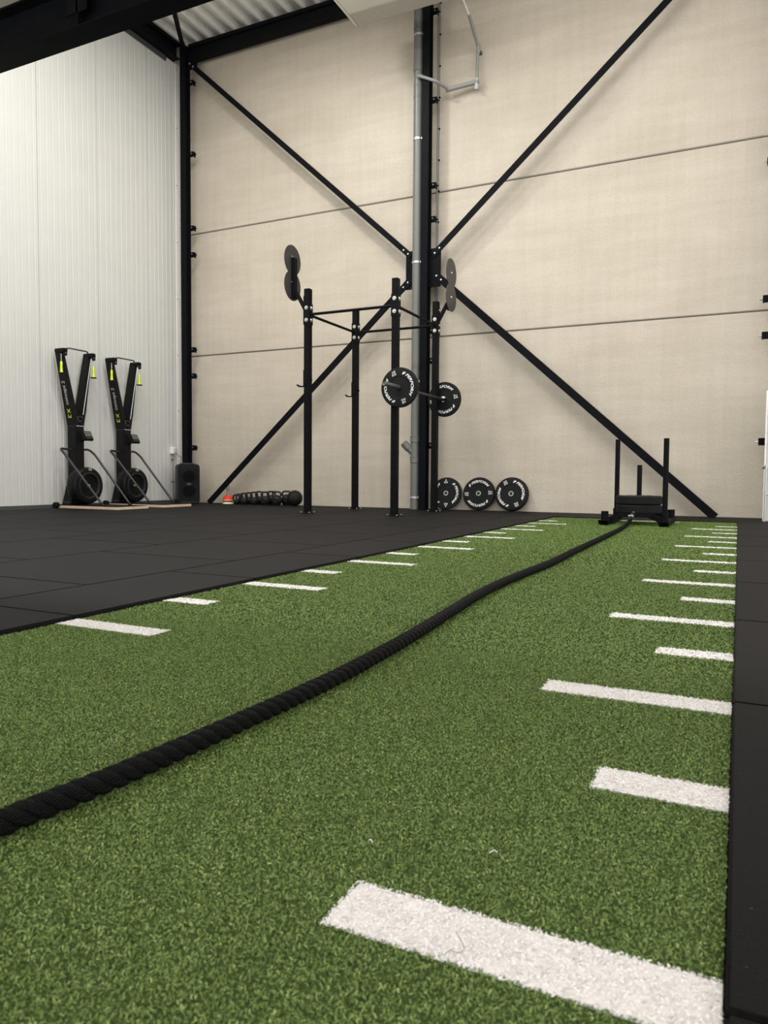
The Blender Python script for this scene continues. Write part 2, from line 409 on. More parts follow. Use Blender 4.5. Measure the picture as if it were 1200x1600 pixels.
MB().box(-8.03, 4.6, 9.40, 9.56, 7.20, 7.255).build('top_flange', 'steel', rb, bevel=.002)
eb = thing('eave_beam', 'black steel beam along the top of the white left wall', 'beam', (-8.2, 6.2, 7.0))
MB().box(LW+.001, LW+.15, 3.1, 9.32, 7.0, 7.015).build('bottom_flange', 'steel', eb, bevel=.002)
MB().box(LW+.07, LW+.08, 3.1, 9.32, 7.015, 7.2).build('web', 'steel', eb)
MB().box(LW+.001, LW+.15, 3.1, 9.32, 7.2, 7.255).build('top_flange', 'steel', eb, bevel=.002)
MB().box(LW+.001, LW+.022, 3.1, 9.15, 6.93, 7.0).build('flashing', 'flash', eb, label='dark grey flashing strip')
rbr = thing('roof_brace', 'short black steel bar running from the corner column into the roof', 'brace', (-8.06, 9.36, 7.1))
MB().bar((-8.05, 9.33, 7.12), (-6.1, 6.35, 7.12), .06, .06).build('tube', 'steel', rbr, bevel=.004)
MB().bar((-8.07, 9.36, 7.12), (-7.98, 9.22, 7.12), .012, .12).build('end_plate', 'steel', rbr)

# ============================================================ TURF LANE
turf = MB().box(TURF_X0, 0, TURF_Y0, TURF_Y1, -.02, -.0065).build('turf_lane', 'turfbase', smooth=0)
tag(turf, 'green artificial turf lane with white distance stripes between black rubber tiles', 'turf')
stripes = []
for k in range(16):
    y = .70+.4785*k; L = .385 if k % 2 == 0 else .19
    stripes += [(-L, 0.0, y-.042, y+.042, k), (TURF_X0, TURF_X0+L, y+.012-.042, y+.012+.042, k)]
stripes.append((-1.395, -.555, 8.36-.042, 8.36+.042, 16))
def blades(xy, length, wid, zlo, zhi, name, m, parent, tilt=(.1, 1.0), spread=1.0):
    """short curled fibre ends of the pile, each one quad turned at random"""
    n = len(xy); az = rng.uniform(0, 2*PI, n); el = rng.uniform(*tilt, n); tw = rng.uniform(-.9, .9, n)
    L = length*rng.uniform(.7, 1.25, n)/2; W = wid*rng.uniform(.75, 1.25, n)/2
    a = np.stack([np.cos(az)*np.cos(el), np.sin(az)*np.cos(el), np.sin(el)], 1)
    b0 = np.stack([-np.sin(az), np.cos(az), np.zeros(n)], 1); c0 = np.cross(a, b0)
    b = b0*np.cos(tw)[:, None] + c0*np.sin(tw)[:, None]
    c = np.stack([xy[:, 0], xy[:, 1], rng.uniform(zlo, zhi, n)], 1)
    A, B = a*L[:, None], b*W[:, None]
    V = np.stack([c-A-B*.8, c-A+B*.8, c+A+B, c+A-B], 1).reshape(-1, 3)
    F = np.arange(4*n).reshape(-1, 4)
    me = bpy.data.meshes.new(name); me.vertices.add(len(V)); me.vertices.foreach_set('co', V.astype(np.float32).ravel())
    me.loops.add(F.size); me.loops.foreach_set('vertex_index', F.astype(np.int32).ravel())
    me.polygons.add(len(F)); me.polygons.foreach_set('loop_start', np.arange(0, F.size, 4, dtype=np.int32))
    me.update(calc_edges=True)
    at = me.attributes.new('tint', 'FLOAT', 'POINT'); at.data.foreach_set('value', np.repeat(np.clip(.45+(rng.beta(2.0, 2.6, n)-.45)*spread, 0, 1), 4).astype(np.float32))
    me.materials.append(M[m]); o = bpy.data.objects.new(name, me); COL.objects.link(o); o.parent = parent
    o['kind'] = 'stuff'
    return o
def scatter(x0, x1, y0, y1, dens):
    n = int((x1-x0)*(y1-y0)*dens); return np.stack([rng.uniform(x0, x1, n), rng.uniform(y0, y1, n)], 1)
def cull(p):
    keep = np.ones(len(p), bool)
    for (x0, x1, y0, y1, k) in stripes:
        keep &= ~((p[:, 0] > x0) & (p[:, 0] < x1) & (p[:, 1] > y0) & (p[:, 1] < y1))
    return p[keep]
blades(cull(np.concatenate([scatter(TURF_X0, 0, .3, 1.9, 190000), scatter(TURF_X0, 0, TURF_Y0, .3, 30000)])), .0040, .0015, -.0054, -.002, 'turf_pile', 'turf', turf)
blades(cull(scatter(TURF_X0, 0, 1.9, 4.0, 70000)), .0062, .0026, -.005, -.001, 'turf_pile', 'turf', turf, spread=.6)
blades(cull(scatter(TURF_X0, 0, 4.0, TURF_Y1, 34000)), .0080, .0038, -.005, -.0012, 'turf_pile', 'turf', turf, spread=.22)
for (x0, x1, y0, y1, k) in stripes:
    s = MB().box(x0, x1, y0, y1, -.0108, -.0030).build('white_stripe', 'wbase', turf, smooth=0)
    d, l_, w_ = (190000, .0039, .0015) if k < 3 else ((50000, .0075, .0032) if k < 7 else (16000, .0105, .0052))
    e = .0035 if k < 3 else .002
    blades(scatter(x0-e, min(x1+e, 0), y0-e, y1+e, d), l_, w_, -.0034, -.0014, 'stripe_pile', 'wturf', s, (.05, .5))

# ============================================================ BATTLE ROPE
rp = [(-.885, .12), (-.862, .40), (-.849, .623), (-.838, .72), (-.829, .80), (-.8225, .89), (-.814, 1.04), (-.806, 1.24), (-.803, 1.44), (-.812, 1.69), (-.828, 1.95),
      (-.855, 2.27), (-.884, 2.62), (-.899, 3.0), (-.894, 3.4), (-.882, 3.85), (-.898, 4.66), (-.908, 5.5), (-.918, 6.4), (-.945, 7.15)]
rz_ = .0185
P3 = [(x, y, rz_) for x, y in rp] + [(-.948, 7.42, .035), (-.942, 7.62, .095)]
cl = catmull(P3, .006)
rope = thing('battle_rope', 'thick twisted black battle rope lying along the green turf', 'rope', (-.86, .4, 0))
S = [0.0]
for i in range(1, len(cl)): S.append(S[-1]+(cl[i]-cl[i-1]).length)
def strand(ph):
    R1, r, n = .0098, .0100, 9; v = []; f = []; uvs = []
    for i, p in enumerate(cl):
        d = (cl[min(i+1, len(cl)-1)]-cl[max(i-1, 0)]).normalized(); side = d.cross(Vector((0, 0, 1))).normalized(); up = side.cross(d)
        th = -2*PI*S[i]/.088 + ph
        o = side*math.cos(th)+up*math.sin(th); t = -side*math.sin(th)+up*math.cos(th)
        td = (d - t*(2*PI*R1/.088)).normalized(); e2 = td.cross(o).normalized()
        for k in range(n):
            a = 2*PI*k/n
            v.append(p + o*(R1 + r*math.cos(a)*.92) + e2*(r*math.sin(a)*1.12))
    for i in range(len(cl)-1):
        for k in range(n):
            f.append((i*n+k, i*n+(k+1) % n, (i+1)*n+(k+1) % n, (i+1)*n+k)); uvs += [(k/n, S[i]*12), ((k+1)/n, S[i]*12), ((k+1)/n, S[i+1]*12), (k/n, S[i+1]*12)]
    off = wloc(rope)
    me = bpy.data.meshes.new('strand'); me.from_pydata([tuple(q-off) for q in v], [], f)
    uv = me.uv_layers.new(name='UVMap'); uv.data.foreach_set('uv', np.array(uvs, np.float32).ravel())
    me.polygons.foreach_set('use_smooth', [True]*len(f)); me.materials.append(M['rope'])
    o = bpy.data.objects.new('strand', me); COL.objects.link(o); o.parent = rope
for k in range(3): strand(2*PI*k/3)
tp = [p for p, s in zip(cl, S) if s > S[-1]-.16]
MB().tube(tp[::3]+[tp[-1]], .0205, 12).build('end_sleeve', 'plastic', rope, label='black shrink sleeve at the rope end')
q = cl[-1]; hook = [q+Vector((0, -.03, -.012)), q+Vector((.012, .02, .01)), q+Vector((.018, .055, .03)), q+Vector((.0, .075, .032)), q+Vector((-.012, .045, .014)), q+Vector((-.008, 0, -.004))]
MB().tube(catmull(hook, .012), .004, 8).build('snap_hook', 'chrome', rope, label='bright steel snap hook')
for j in (.02, .06):
    i = min(range(len(S)), key=lambda a: abs(S[a]-(S[-1]-j)))
    MB().tube([cl[i], cl[i+1]], .0212, 12).build('white_band', 'conewhite', rope)

# ============================================================ BUMPER PLATES
def make_plate(name, label, t, rot, kg, R=.225, hub='bolt', group=None, both=False):
    """axis along local Y, front face toward -Y, centre of the disc at the origin"""
    p = thing(name, label, 'weight plate', group=group)
    h = t/2
    prof = [(.027, -h+.004), (.036, -h+.004), (.12, -h+.004), (.126, -h), (.205, -h), (R-.006, -h+.004), (R, -h+.014), (R, h-.014), (R-.006, h-.004), (.205, h), (.126, h), (.12, h-.004), (.027, h-.004)]
    if t < .045: prof = [(.027, -h+.003), (.036, -h+.003), (.12, -h+.003), (.126, -h), (.205, -h), (R-.004, -h+.003), (R, -h+.009), (R, h-.009), (R-.004, h-.003), (.205, h), (.126, h), (.12, h-.003), (.027, h-.003)]
    MB().lathe(prof, axis='Y', n=64, closed=True).build('disc', 'plate', p, local=True, smooth=25)
    MB().lathe([(.0255, -h-.001), (.033, -h-.001), (.034, -h+.006), (.034, h-.006), (.033, h+.001), (.0255, h+.001)], axis='Y', n=32, closed=True).build('hub_ring', hub, p, local=True, smooth=25)
    for a in (rot, rot+180):
        m = MB()
        tv, tf = text_mesh('PERFORM', .28, .022)
        w0 = max(v[0] for v in tv)-min(v[0] for v in tv); sc = .272/w0; sy = .032/.70; a0 = math.radians(a)
        def mp(x, y): # along the arc
            r = .151+y; an = a0-x/.167
            return (r*math.cos(an), -h-.0012, r*math.sin(an))
        m.add([mp(v[0]*sc+.020, v[1]*sy) for v in tv], tf)
        for (xa, xb, ya, yb) in ((-.160, -.142, .0, .021), (-.139, -.130, .011, .032), (-.156, -.141, .024, .032)):   # the mark before the word
            nseg = 4
            top = [mp(xa+(xb-xa)*i/nseg+yb*.28, yb) for i in range(nseg+1)]; bot = [mp(xa+(xb-xa)*i/nseg+ya*.28, ya) for i in range(nseg+1)]
            m.add(bot+top, [(i, i+1, nseg+2+i, nseg+1+i) for i in range(nseg)])
        m.build('lettering', 'white', p, local=True, smooth=0)
    for a in (rot+93, rot+273):
        m = MB(); a0 = math.radians(a)
        for s_, yb, cap in ((kg, .170, .024), ('KG', .1415, .024)):
            tv, tf = text_mesh(s_, .1, .015); sc = cap/.70
            def mp2(x, y): return (( (yb+y)*math.cos(a0) + x*math.sin(a0)), -h-.0012, ((yb+y)*math.sin(a0) - x*math.cos(a0)))
            m.add([mp2(v[0]*sc*(1.15 if s_ == 'KG' else 1.5), v[1]*sc) for v in tv], tf)
        m.build('weight_number', 'white', p, local=True, smooth=0)
    return p
def lean(p, x, tlt, t, rz=0):
    R = .225; y = D-.004 - (R+0)*math.sin(tlt)*2 - t/2*math.cos(tlt) + R*math.sin(tlt)
    z = TZ+.001 + R*math.cos(tlt) + t/2*math.sin(tlt)
    p.location = (x, y, z); p.rotation_euler = (-tlt, 0, rz)
pA = make_plate('bumper_plate', 'thin black bumper plate leaning on the wall behind the right rear rack post', .035, 2, '5')
lean(pA, -3.655, .20, .035)
pB = make_plate('bumper_plate', 'black bumper plate leaning on the back wall, middle one of the three', .062, 92, '15')
lean(pB, -3.175, .20, .062)
pC = make_plate('bumper_plate', 'thick black bumper plate leaning on the back wall nearest the turf', .085, 28, '20')
lean(pC, -2.715, .20, .085)

# ============================================================ POWER RACK
XL, XR, YF, YB = -4.745, -3.575, 7.69, 8.92
rk = thing('power_rack', 'free standing black four post power rack with two round ball targets', 'rack', ((XL+XR)/2, (YF+YB)/2, TZ))
hw = .0375
for (x, y) in ((XL, YF), (XL, YB), (XR, YF), (XR, YB)):
    pst = MB().box(x-hw, x+hw, y-hw, y+hw, TZ+.006, 2.715).build('post', 'rack', rk, bevel=.004)
    bp = MB().box(x-.075, x+.075, y-.075, y+.075, TZ, TZ+.008).build('base_plate', 'rack', pst, bevel=.002)
    for sx in (-1, 1):
        for sy in (-1, 1):
            MB().lathe([(.009, 0), (.009, .01), (.0, .012)], (x+sx*.06, y+sy*.06, TZ+.008), 'Z', 8).build('anchor_bolt', 'bolt', pst)
    hm = MB(); hm2 = MB()
    for z in np.arange(.25, 2.65, .1):           # peg holes, front and right side
        hm.lathe([(0, -.0006), (.009, -.0006), (.009, .0004)], (x, y-hw, z), 'Y', 8); hm.lathe([(0, .0006), (.009, .0006), (.009, -.0004)], (x+hw, y, z), 'X', 8)
    hm.build('peg_holes', 'coneblack', pst, kind='stuff')
    # joint bracket
    sx = 1 if x == XL else -1; sy = 1 if y == YF else -1
    br = MB().box(x-hw-.005, x+hw+.005, y-hw-.005, y-hw, 2.285, 2.535).box(x-hw-.005, x+hw+.005, y+hw, y+hw+.005, 2.285, 2.535)
    br.box(x-hw-.005, x-hw, y-hw, y+hw, 2.285, 2.535).box(x+hw, x+hw+.005, y-hw, y+hw, 2.285, 2.535)
    br = br.build('bracket', 'rack', pst, bevel=.001)
    for z in (2.34, 2.485):
        MB().lathe([(0, -.014), (.011, -.014), (.014, -.009), (.014, -.003), (.0235, -.003), (.0235, 0)], (x, y-hw-.005, z), 'Y', 12).build('bolt', 'bolt', pst)
        MB().lathe([(0, .014), (.011, .014), (.014, .009), (.014, .003), (.0235, .003), (.0235, 0)], (x+hw+.005, y, z), 'X', 12).build('bolt', 'bolt', pst)
        MB().lathe([(0, -.012), (.012, -.012), (.014, 0)], (x-hw-.005, y, z), 'X', 8).build('bolt', 'bolt', pst)
for (a, b) in (((XL+hw+.005, YF), (XR-hw-.005, YF)), ((XL+hw+.005, YB), (XR-hw-.005, YB)), ((XL, YF+hw+.005), (XL, YB-hw-.005)), ((XR, YF+hw+.005), (XR, YB-hw-.005))):
    MB().tube([(a[0], a[1], 2.41), (b[0], b[1], 2.41)], .0165, 14).build('pull_up_bar', 'rack', rk)
def jhook(x, y, z, s):
    """hook on the s side (x) of a post"""
    q = MB().box(*sorted((x+s*hw, x+s*(hw+.012))), y-.03, y+.03, z-.03, z+.17)
    q.box(*sorted((x+s*(hw+.012), x+s*(hw+.085))), y-.026, y+.026, z-.03, z-.018)
    q.prism([(x+s*(hw+.085), z-.03), (x+s*(hw+.115), z-.005), (x+s*(hw+.107), z+.004), (x+s*(hw+.078), z-.018)], y-.026, y+.026)
    for sy in (-1, 1):
        q.box(*sorted((x-s*.02, x+s*hw)), *sorted((y+sy*hw, y+sy*(hw+.006))), z+.0, z+.13)
    o = q.build('j_hook', 'rack', rk, bevel=.001)
    MB().tube([(x-s*(hw+.02), y, z+.05), (x+s*hw, y, z+.05)], .011, 8).build('pin', 'rack', o)
BARX, BARZ = XR+.0975, 1.468
for y in (YF, YB):
    jhook(XL, y, 1.575 if y == YF else 1.575, -1); jhook(XR, y, BARZ-.0145+.018, 1)
def target(px, s, y, zc, ax):
    """figure-eight plate facing s along x"""
    pts = []; r = .18; d = .153
    a0 = math.acos(d/r)
    for k in range(37):
        a = -PI/2+a0 + (2*PI-2*a0)*k/36; pts.append((y+r*math.cos(a), zc+d+r*math.sin(a)))
    for k in range(37):
        a = PI/2+a0 + (2*PI-2*a0)*k/36; pts.append((y+r*math.cos(a), zc-d+r*math.sin(a)))
    m = MB().prism(pts, ax, ax+s*.006, 'X')
    o = m.build('ball_target', 'disc', rk, bevel=0, smooth=0, label='round figure-eight steel ball target')
    MB().box(*sorted((ax-s*.045, ax)), y-.035, y+.035, zc-d-.16, zc+d+.02).build('back_bar', 'rack', o, bevel=.003)
    for z in (zc-d, zc+d):
        MB().lathe([(0, s*.009), (.012, s*.009), (.016, s*.004), (.016, 0)], (ax+s*.006, y, z), 'X', 10).build('bolt', 'bolt', o)
        MB().tube([(ax-s*.02, y-.036, z+.03), (ax-s*.02, y-.062, z+.03)], .010, 8).build('bolt', 'chrome', o)
    pz = 2.47
    MB().bar((px+s*hw, y, pz), (ax-s*.045, y, zc-d-.07), .04, .04, (0, 1, 0)).build('support_arm', 'rack', o, bevel=.003)
    MB().box(*sorted((px+s*hw, px+s*(hw+.008))), y-.036, y+.036, pz-.09, pz+.16).build('arm_plate', 'rack', o, bevel=.001)
    for z in (pz-.06, pz+.13): MB().lathe([(0, s*.012), (.012, s*.012), (.014, 0)], (px+s*(hw+.008), y, z), 'X', 8).build('bolt', 'bolt', o)
target(XL, -1, YF, 2.93, -4.965)
target(XR, 1, YB, 2.905, -3.375)

# barbell on the right-hand hooks
bb = thing('barbell', 'steel barbell resting across the right side hooks of the rack', 'barbell', (BARX, 8.305, BARZ))
MB().tube([(BARX, 7.63, BARZ), (BARX, 8.98, BARZ)], .0142, 16).build('shaft', 'tube', bb)
for s, y in ((-1, 7.636), (1, 8.974)):
    MB().lathe([(.0145, 0), (.036, 0), (.036, -s*.022), (.0145, -s*.022)], (BARX, y, BARZ), 'Y', 24, closed=True).build('collar', 'chrome' if s > 0 else 'darkmetal', bb)
    MB().lathe([(.0, s*.44), (.014, s*.44), (.014, s*.447), (.0225, s*.45), (.0248, s*.446), (.0248, 0), (.0, 0)], (BARX, y+s*.0001, BARZ), 'Y', 24).build('sleeve', 'darkmetal', bb)
p1 = make_plate('bumper_plate', 'black bumper plate on the near end of the barbell, with the sleeve poking out', .062, 20, '10', hub='plate')
p1.location = (BARX, 7.636-.0315, BARZ)
p2 = make_plate('bumper_plate', 'black bumper plate on the far end of the barbell, half behind the rack post', .062, 98, '10')
p2.location = (BARX, 8.974+.0315, BARZ)

# ============================================================ SKI MACHINES
def make_ski():
    t = thing('ski_machine', 'x', 'ski machine', (LW+.02, 0, TZ))
    A = lambda x, y, z: (x, y, z)       # local: x out from wall, y along wall (centre 0)
    def B(m, name, mt, par=t, **k): return m.build(name, mt, par, local=True, **k)
    # mast: x .05-.21
    B(MB().box(.05, .21, -.07, .07, .05, 1.12), 'mast', 'plastic', bevel=.006)
    sm = MB()
    for k in range(7): sm.cbox((.06+.022*k, -.0705, 1.105), .008, .002, .006)
    sm.box(.2095, .212, -.06, .06, 1.10, 1.108); sm.cbox((.2105, -.03, 1.20), .003, .008, .008)
    for k in range(3): sm.cbox((.2105, -.035+.035*k, 1.225+(.008 if k == 1 else 0)), .003, .008, .006)
    for k in range(2): sm.cbox((.2105, -.015+.03*k, 1.17), .003, .008, .006)
    B(sm, 'rivet_line', 'sockgrey', kind='stuff')
    for s in (-1, 1):
        yb, yt = s*.035, s*.235
        vs = []
        for (z, y, x0, x1, hwid) in ((1.10, yb, .05, .21, .036), (1.35, yb+(yt-yb)*.27, .05, .205, .034), (2.09, yt, .055, .165, .030)):
            vs += [(x0, y-hwid, z), (x1, y-hwid, z), (x1, y+hwid, z), (x0, y+hwid, z)]
        m = MB().add(vs, [(3, 2, 1, 0), (8, 9, 10, 11)] + [(4*i+k, 4*i+(k+1) % 4, 4*i+4+(k+1) % 4, 4*i+4+k) for i in range(2) for k in range(4)])
        arm = B(m, 'arm', 'plastic', bevel=.004)
        pu = B(MB().box(.06, .235, yt-.038, yt+.034, 2.06, 2.11).box(.20, .25, yt-.016, yt+.016, 2.01, 2.09), 'pulley_housing', 'plastic', arm, bevel=.008)
        B(MB().lathe([(.0, -.012), (.022, -.012), (.018, 0), (.022, .012), (.0, .012)], (.225, yt-s*.0, 2.045), 'Y', 14), 'pulley', 'greyplast', arm)
        hx, hy = .21, yt+(-.055 if s < 0 else .008)
        B(MB().tube([(hx, hy, 2.03), (hx, hy, 1.925)], .0035, 6), 'cord', 'cord', arm)
        g = B(MB().lathe([(0, 1.93), (.012, 1.93), (.016, 1.92), (.0155, 1.86), (.018, 1.80), (.024, 1.785), (0, 1.785)], (hx, hy, 0), 'Z', 14), 'handle', 'lime', t, label='lime green handle grip')
        B(MB().lathe([(0, 1.786), (.040, 1.786), (.042, 1.779), (.040, 1.772), (0, 1.772)], (hx, hy, 0), 'Z', 16), 'handle_flange', 'plastic', g)
        if s > 0: B(MB().tube([(.214 if s > 0 else .213, yt-s*.03+(-.004), 2.03), (.217, s*.05, 1.26)], .0045, 6), 'drive_cord', 'cord', arm)
    B(MB().tube(arc([(.15, -.205, 2.10), (.19, -.16, 2.125), (.19, .16, 2.125), (.15, .205, 2.10)], .05), .010, 8), 'top_crossbar', 'flash')
    # lettering on the outer face of the left arm (reads upwards)
    tv, tf = text_mesh('concept 2', .1, .012); wd = max(v[0] for v in tv)-min(v[0] for v in tv); sc = .31/wd
    def face(u, v):   # u up the arm, v across it toward the wall side
        z = 1.535+u; f = (z-1.35)/(2.09-1.35); y = -(.035+.2*.27+(.2*.73)*f)-(.034-.004*f)-.0025
        return (.135-.02*f-v, y, z)
    B(MB().add([face(v[0]*sc, v[1]*sc-.018) for v in tv], tf), 'lettering', 'sockgrey', smooth=0)
    mk = MB()
    for (u0, u1, v0, v1) in ((-.325, -.31, -.028, .028), (-.31, -.282, .017, .028), (-.31, -.282, -.028, -.017)):
        mk.add([face(u0, v0), face(u1, v0), face(u1, v1), face(u0, v1)], [(0, 1, 2, 3)])
    for sg in (-1, 1):
        mk.add([face(-.264, -.028*sg), face(-.252, -.028*sg), face(-.205, .028*sg), face(-.219, .028*sg)], [(0, 1, 2, 3)])
    B(mk, 'logo_mark', 'lime', smooth=0)
    # monitor
    q = Matrix.Rotation(math.radians(-28), 3, 'Y')
    mo = MB(); mo.cbox((0, 0, 0), .045, .15, .14); mo.v = [tuple(q @ Vector(p) + Vector((.31, .03, .97))) for p in mo.v]
    mo = B(mo, 'monitor', 'plastic', bevel=.01)
    sr = MB(); sr.cbox((.0235, 0, .018), .002, .105, .075); sr.v = [tuple(q @ Vector(p) + Vector((.31, .03, .97))) for p in sr.v]
    B(sr, 'screen', 'screen', mo)
    bk = MB(); bk.cbox((.022, 0, -.05), .02, .12, .02); bk.v = [tuple(q @ Vector(p) + Vector((.31, .03, .97))) for p in bk.v]
    B(bk, 'buttons', 'tube', mo, bevel=.003)
    B(MB().tube([(.2, .02, .90), (.3, .03, .93)], .016, 8), 'monitor_arm', 'plastic')
    # flywheel housing, axis along x
    fz = .30
    B(MB().lathe([(0, .20), (.20, .20), (.235, .215), (.25, .25), (.25, .33), (.243, .36), (.225, .375), (.17, .38), (.155, .365), (.15, .35), (.03, .345), (0, .345)], (0, 0, fz), 'X', 48), 'flywheel_housing', 'plastic', smooth=30)
    fw = B(MB().lathe([(.155, .366), (.16, .381), (.172, .3835), (.178, .381)], (0, 0, fz), 'X', 48), 'vent_ring', 'tube')
    vn = MB()
    for k in range(5):
        r = .045+.022*k; vn.lathe([(r, .347), (r+.003, .352), (r+.008, .352), (r+.011, .347)], (0, 0, fz), 'X', 40)
    B(vn, 'vent_grille', 'grille')
    B(MB().lathe([(0, .368), (.018, .368), (.022, .347)], (0, 0, fz), 'X', 12), 'hub_cap', 'lime', label='small lime hub cap')
    B(MB().lathe([(.16, .376), (.168, .384), (.176, .376)], (0, 0, fz), 'X', 40), 'rim_trim', 'tube')
    B(MB().box(.365, .395, -.015, .03, fz+.20, fz+.235), 'damper_lever', 'greyplast', bevel=.004)
    # base flare
    B(MB().prism([(-.16, .04), (.16, .04), (.085, .30), (-.085, .30)], .03, .20, 'X'), 'base_foot', 'plastic', bevel=.006)
    dt = MB()
    for k in range(4): dt.cbox((.2015, -.10+.03*k, .075), .002, .012, .008)
    for k in range(4): dt.cbox((.07+.03*k, -.145, .072), .012, .012, .006)
    B(dt, 'foot_marks', 'sockgrey', kind='stuff')
    # platform
    pl = B(MB().box(.0, 1.09, -.22, .345, .0, .034), 'platform', 'wood', bevel=.002, label='pale plywood platform board')
    B(MB().box(.01, 1.08, -.21, .335, .034, .039), 'platform_mat', 'rubber', pl, label='black rubber top')
    B(MB().lathe([(0, -.03), (.035, -.03), (.04, -.02), (.04, .02), (.035, .03), (0, .03)], (.03, -.25, .04), 'Y', 16), 'wheel', 'plastic', t)
    # support tubes
    for s in (-1, 1):
        o = B(MB().tube(arc([(.12, s*.06, .78), (.10, s*.24, .80), (.20, s*.255, .73), (.80, s*.235+.062, .05)], .07), .0155, 10), 'support_tube', 'tube')
        B(MB().tube([(.775, s*.236+.06, .075), (.815, s*.235+.062, .036)], .021, 10), 'tube_foot', 'plastic', o)
    return t
sk = make_ski()
sk['label'] = 'black ski machine with lime handles at the white wall, nearer to the camera'
sk['group'] = 'ski machines along the left wall'
sk.location.y = 7.195
s2 = copy_tree(sk); s2.location.y = 8.055
s2['label'] = 'black ski machine with lime handles at the white wall, nearer to the loudspeaker'

# ============================================================ LOUDSPEAKER and SOCKET
def rrect(w_, h_, r, n=5):
    out = []
    for cx, cy, a in ((w_/2-r, h_/2-r, 0), (-w_/2+r, h_/2-r, 90), (-w_/2+r, -h_/2+r, 180), (w_/2-r, -h_/2+r, 270)):
        for k in range(n+1):
            t = math.radians(a+90*k/n); out.append((cx+r*math.cos(t), cy+r*math.sin(t)))
    return out
spk = thing('loudspeaker', 'black portable loudspeaker standing on the floor in the corner', 'speaker', (-7.86, 9.13, TZ), math.radians(50))
spk_m = MB().prism([(x, z+.315) for x, z in rrect(.335, .615, .05)], -.15, .15, 'Y')
spk_b = spk_m.build('cabinet', 'plastic', spk, bevel=.012, local=True)
MB().prism([(x, z+.31) for x, z in rrect(.285, .50, .05)], -.158, -.15, 'Y').build('grille', 'grille', spk, bevel=.003, local=True)
for z in (.20, .42):
    MB().lathe([(.098, -.159), (.105, -.163), (.112, -.159)], (0, 0, z), 'Y', 36).build('driver_ring', 'grille', spk, local=True)
    MB().lathe([(.0, -.160), (.03, -.162), (.094, -.1585)], (0, 0, z), 'Y', 30).build('driver_cone', 'coneblack', spk, local=True)
bd = MB().box(-.032, .032, -.164, -.158, .29, .335).build('badge', 'tube', spk, bevel=.002, local=True)
tv, tf = text_mesh('JBL', 0, .02); MB().add([(v[0]*.03, -.1648, .302+v[1]*.03) for v in tv], tf).build('badge_lettering', 'flash', bd, local=True, smooth=0)
MB().box(-.13, .13, -.155, -.12, .018, .032).build('foot_bar', 'tube', spk, bevel=.004, local=True)
hd = MB().tube(arc([(-.10, -.02, .618), (-.10, -.02, .632), (.10, -.02, .632), (.10, -.02, .618)], .02), .010, 8).build('carry_handle', 'tube', spk, local=True)

so = thing('wall_socket', 'white socket box with a grey conduit running down to the floor beside the speaker', 'socket', (LW+.012, 9.25, .8))
MB().box(LW+.001, LW+.055, 9.19, 9.27, .80, .91).build('socket_box', 'whitetrim', so, bevel=.004)
MB().box(LW+.055, LW+.085, 9.225, 9.275, .815, .885).build('plug', 'sockgrey', so, bevel=.004)
MB().tube([(LW+.022, 9.23, .80), (LW+.022, 9.23, TZ)], .014, 10).build('conduit', 'greyplast', so)
MB().box(LW+.004, LW+.04, 9.21, 9.25, .70, .715).build('conduit_clip', 'flash', so, bevel=.002)
MB().box(LW+.004, LW+.04, 9.21, 9.25, .34, .355).build('conduit_clip', 'flash', so, bevel=.002)
MB().tube(catmull([(LW+.075, 9.255, .82), (LW+.10, 9.27, .77), (LW+.13, 9.31, .74), (LW+.10, 9.31, .64), (LW+.07, 9.27, .52), (LW+.12, 9.26, .44), (-8.06, 9.275, .42)], .03), .005, 6).build('cable', 'flash', so)

# ============================================================ KETTLEBELLS, BALL, CONES
def kettle(R, H, hr, yaw_):
    """R ball radius, H total height"""
    t = thing('kettlebell', 'x', 'kettlebell')
    zc = R*.93
    prof = [(0, 0), (R*.62, 0), (R*.72, R*.06)] + [(R*math.cos(a), zc+R*math.sin(a)) for a in np.linspace(-.72, 1.35, 12)] + [(0, zc+R*1.0)]
    MB().lathe(prof, n=24).build('bell', 'iron', t, local=True, smooth=60)
    wd = max(R*.80, .052); top = H-hr
    pts = [(-wd*.72, 0, zc+R*.55), (-wd*.98, 0, zc+R*.95), (-wd*1.0, 0, top-.035), (-wd*.72, 0, top), (wd*.72, 0, top), (wd*1.0, 0, top-.035), (wd*.98, 0, zc+R*.95), (wd*.72, 0, zc+R*.55)]
    MB().tube(arc(pts, .03, 4), hr, 10).build('handle', 'iron', t, local=True)
    MB().lathe([(0, -.003), (R*.42, -.003), (R*.45, .002)], (0, -R*.97, zc), 'Y', 16).build('weight_mark', 'plastic', t, local=True)
    t.rotation_euler.z = yaw_
    return t
front = [(369.5, .042, .158), (382, .055, .185), (398, .062, .205), (415.5, .073, .212), (433.5, .082, .22)]
back = [(374.5, .045, .165), (389.5, .058, .19), (406, .066, .21), (425, .078, .217), (448.5, .086, .225)]
def kx(px, y): return y*(-.7584+(px-368)*(.7584-.6299)/102)
nth = ['first', 'second', 'third', 'fourth', 'fifth']
for i, (px, R, H) in enumerate(front):
    k = kettle(R, H, .0135, .35+.1*random.uniform(-1, 1)); y = 9.36; k.location = (kx(px, y), y, TZ)
    tag(k, f'black iron kettlebell, {nth[i]} from the red cones in the front row', group='kettlebells along the back wall')
for i, (px, R, H) in enumerate(back):
    k = kettle(R, H, .0135, .35+.1*random.uniform(-1, 1)); y = 9.54; k.location = (kx(px, y), y, TZ)
    tag(k, f'black iron kettlebell, {nth[i]} from the red cones in the back row' if i < 4 else 'big black iron kettlebell with a wide handle right beside the black ball', group='kettlebells along the back wall')
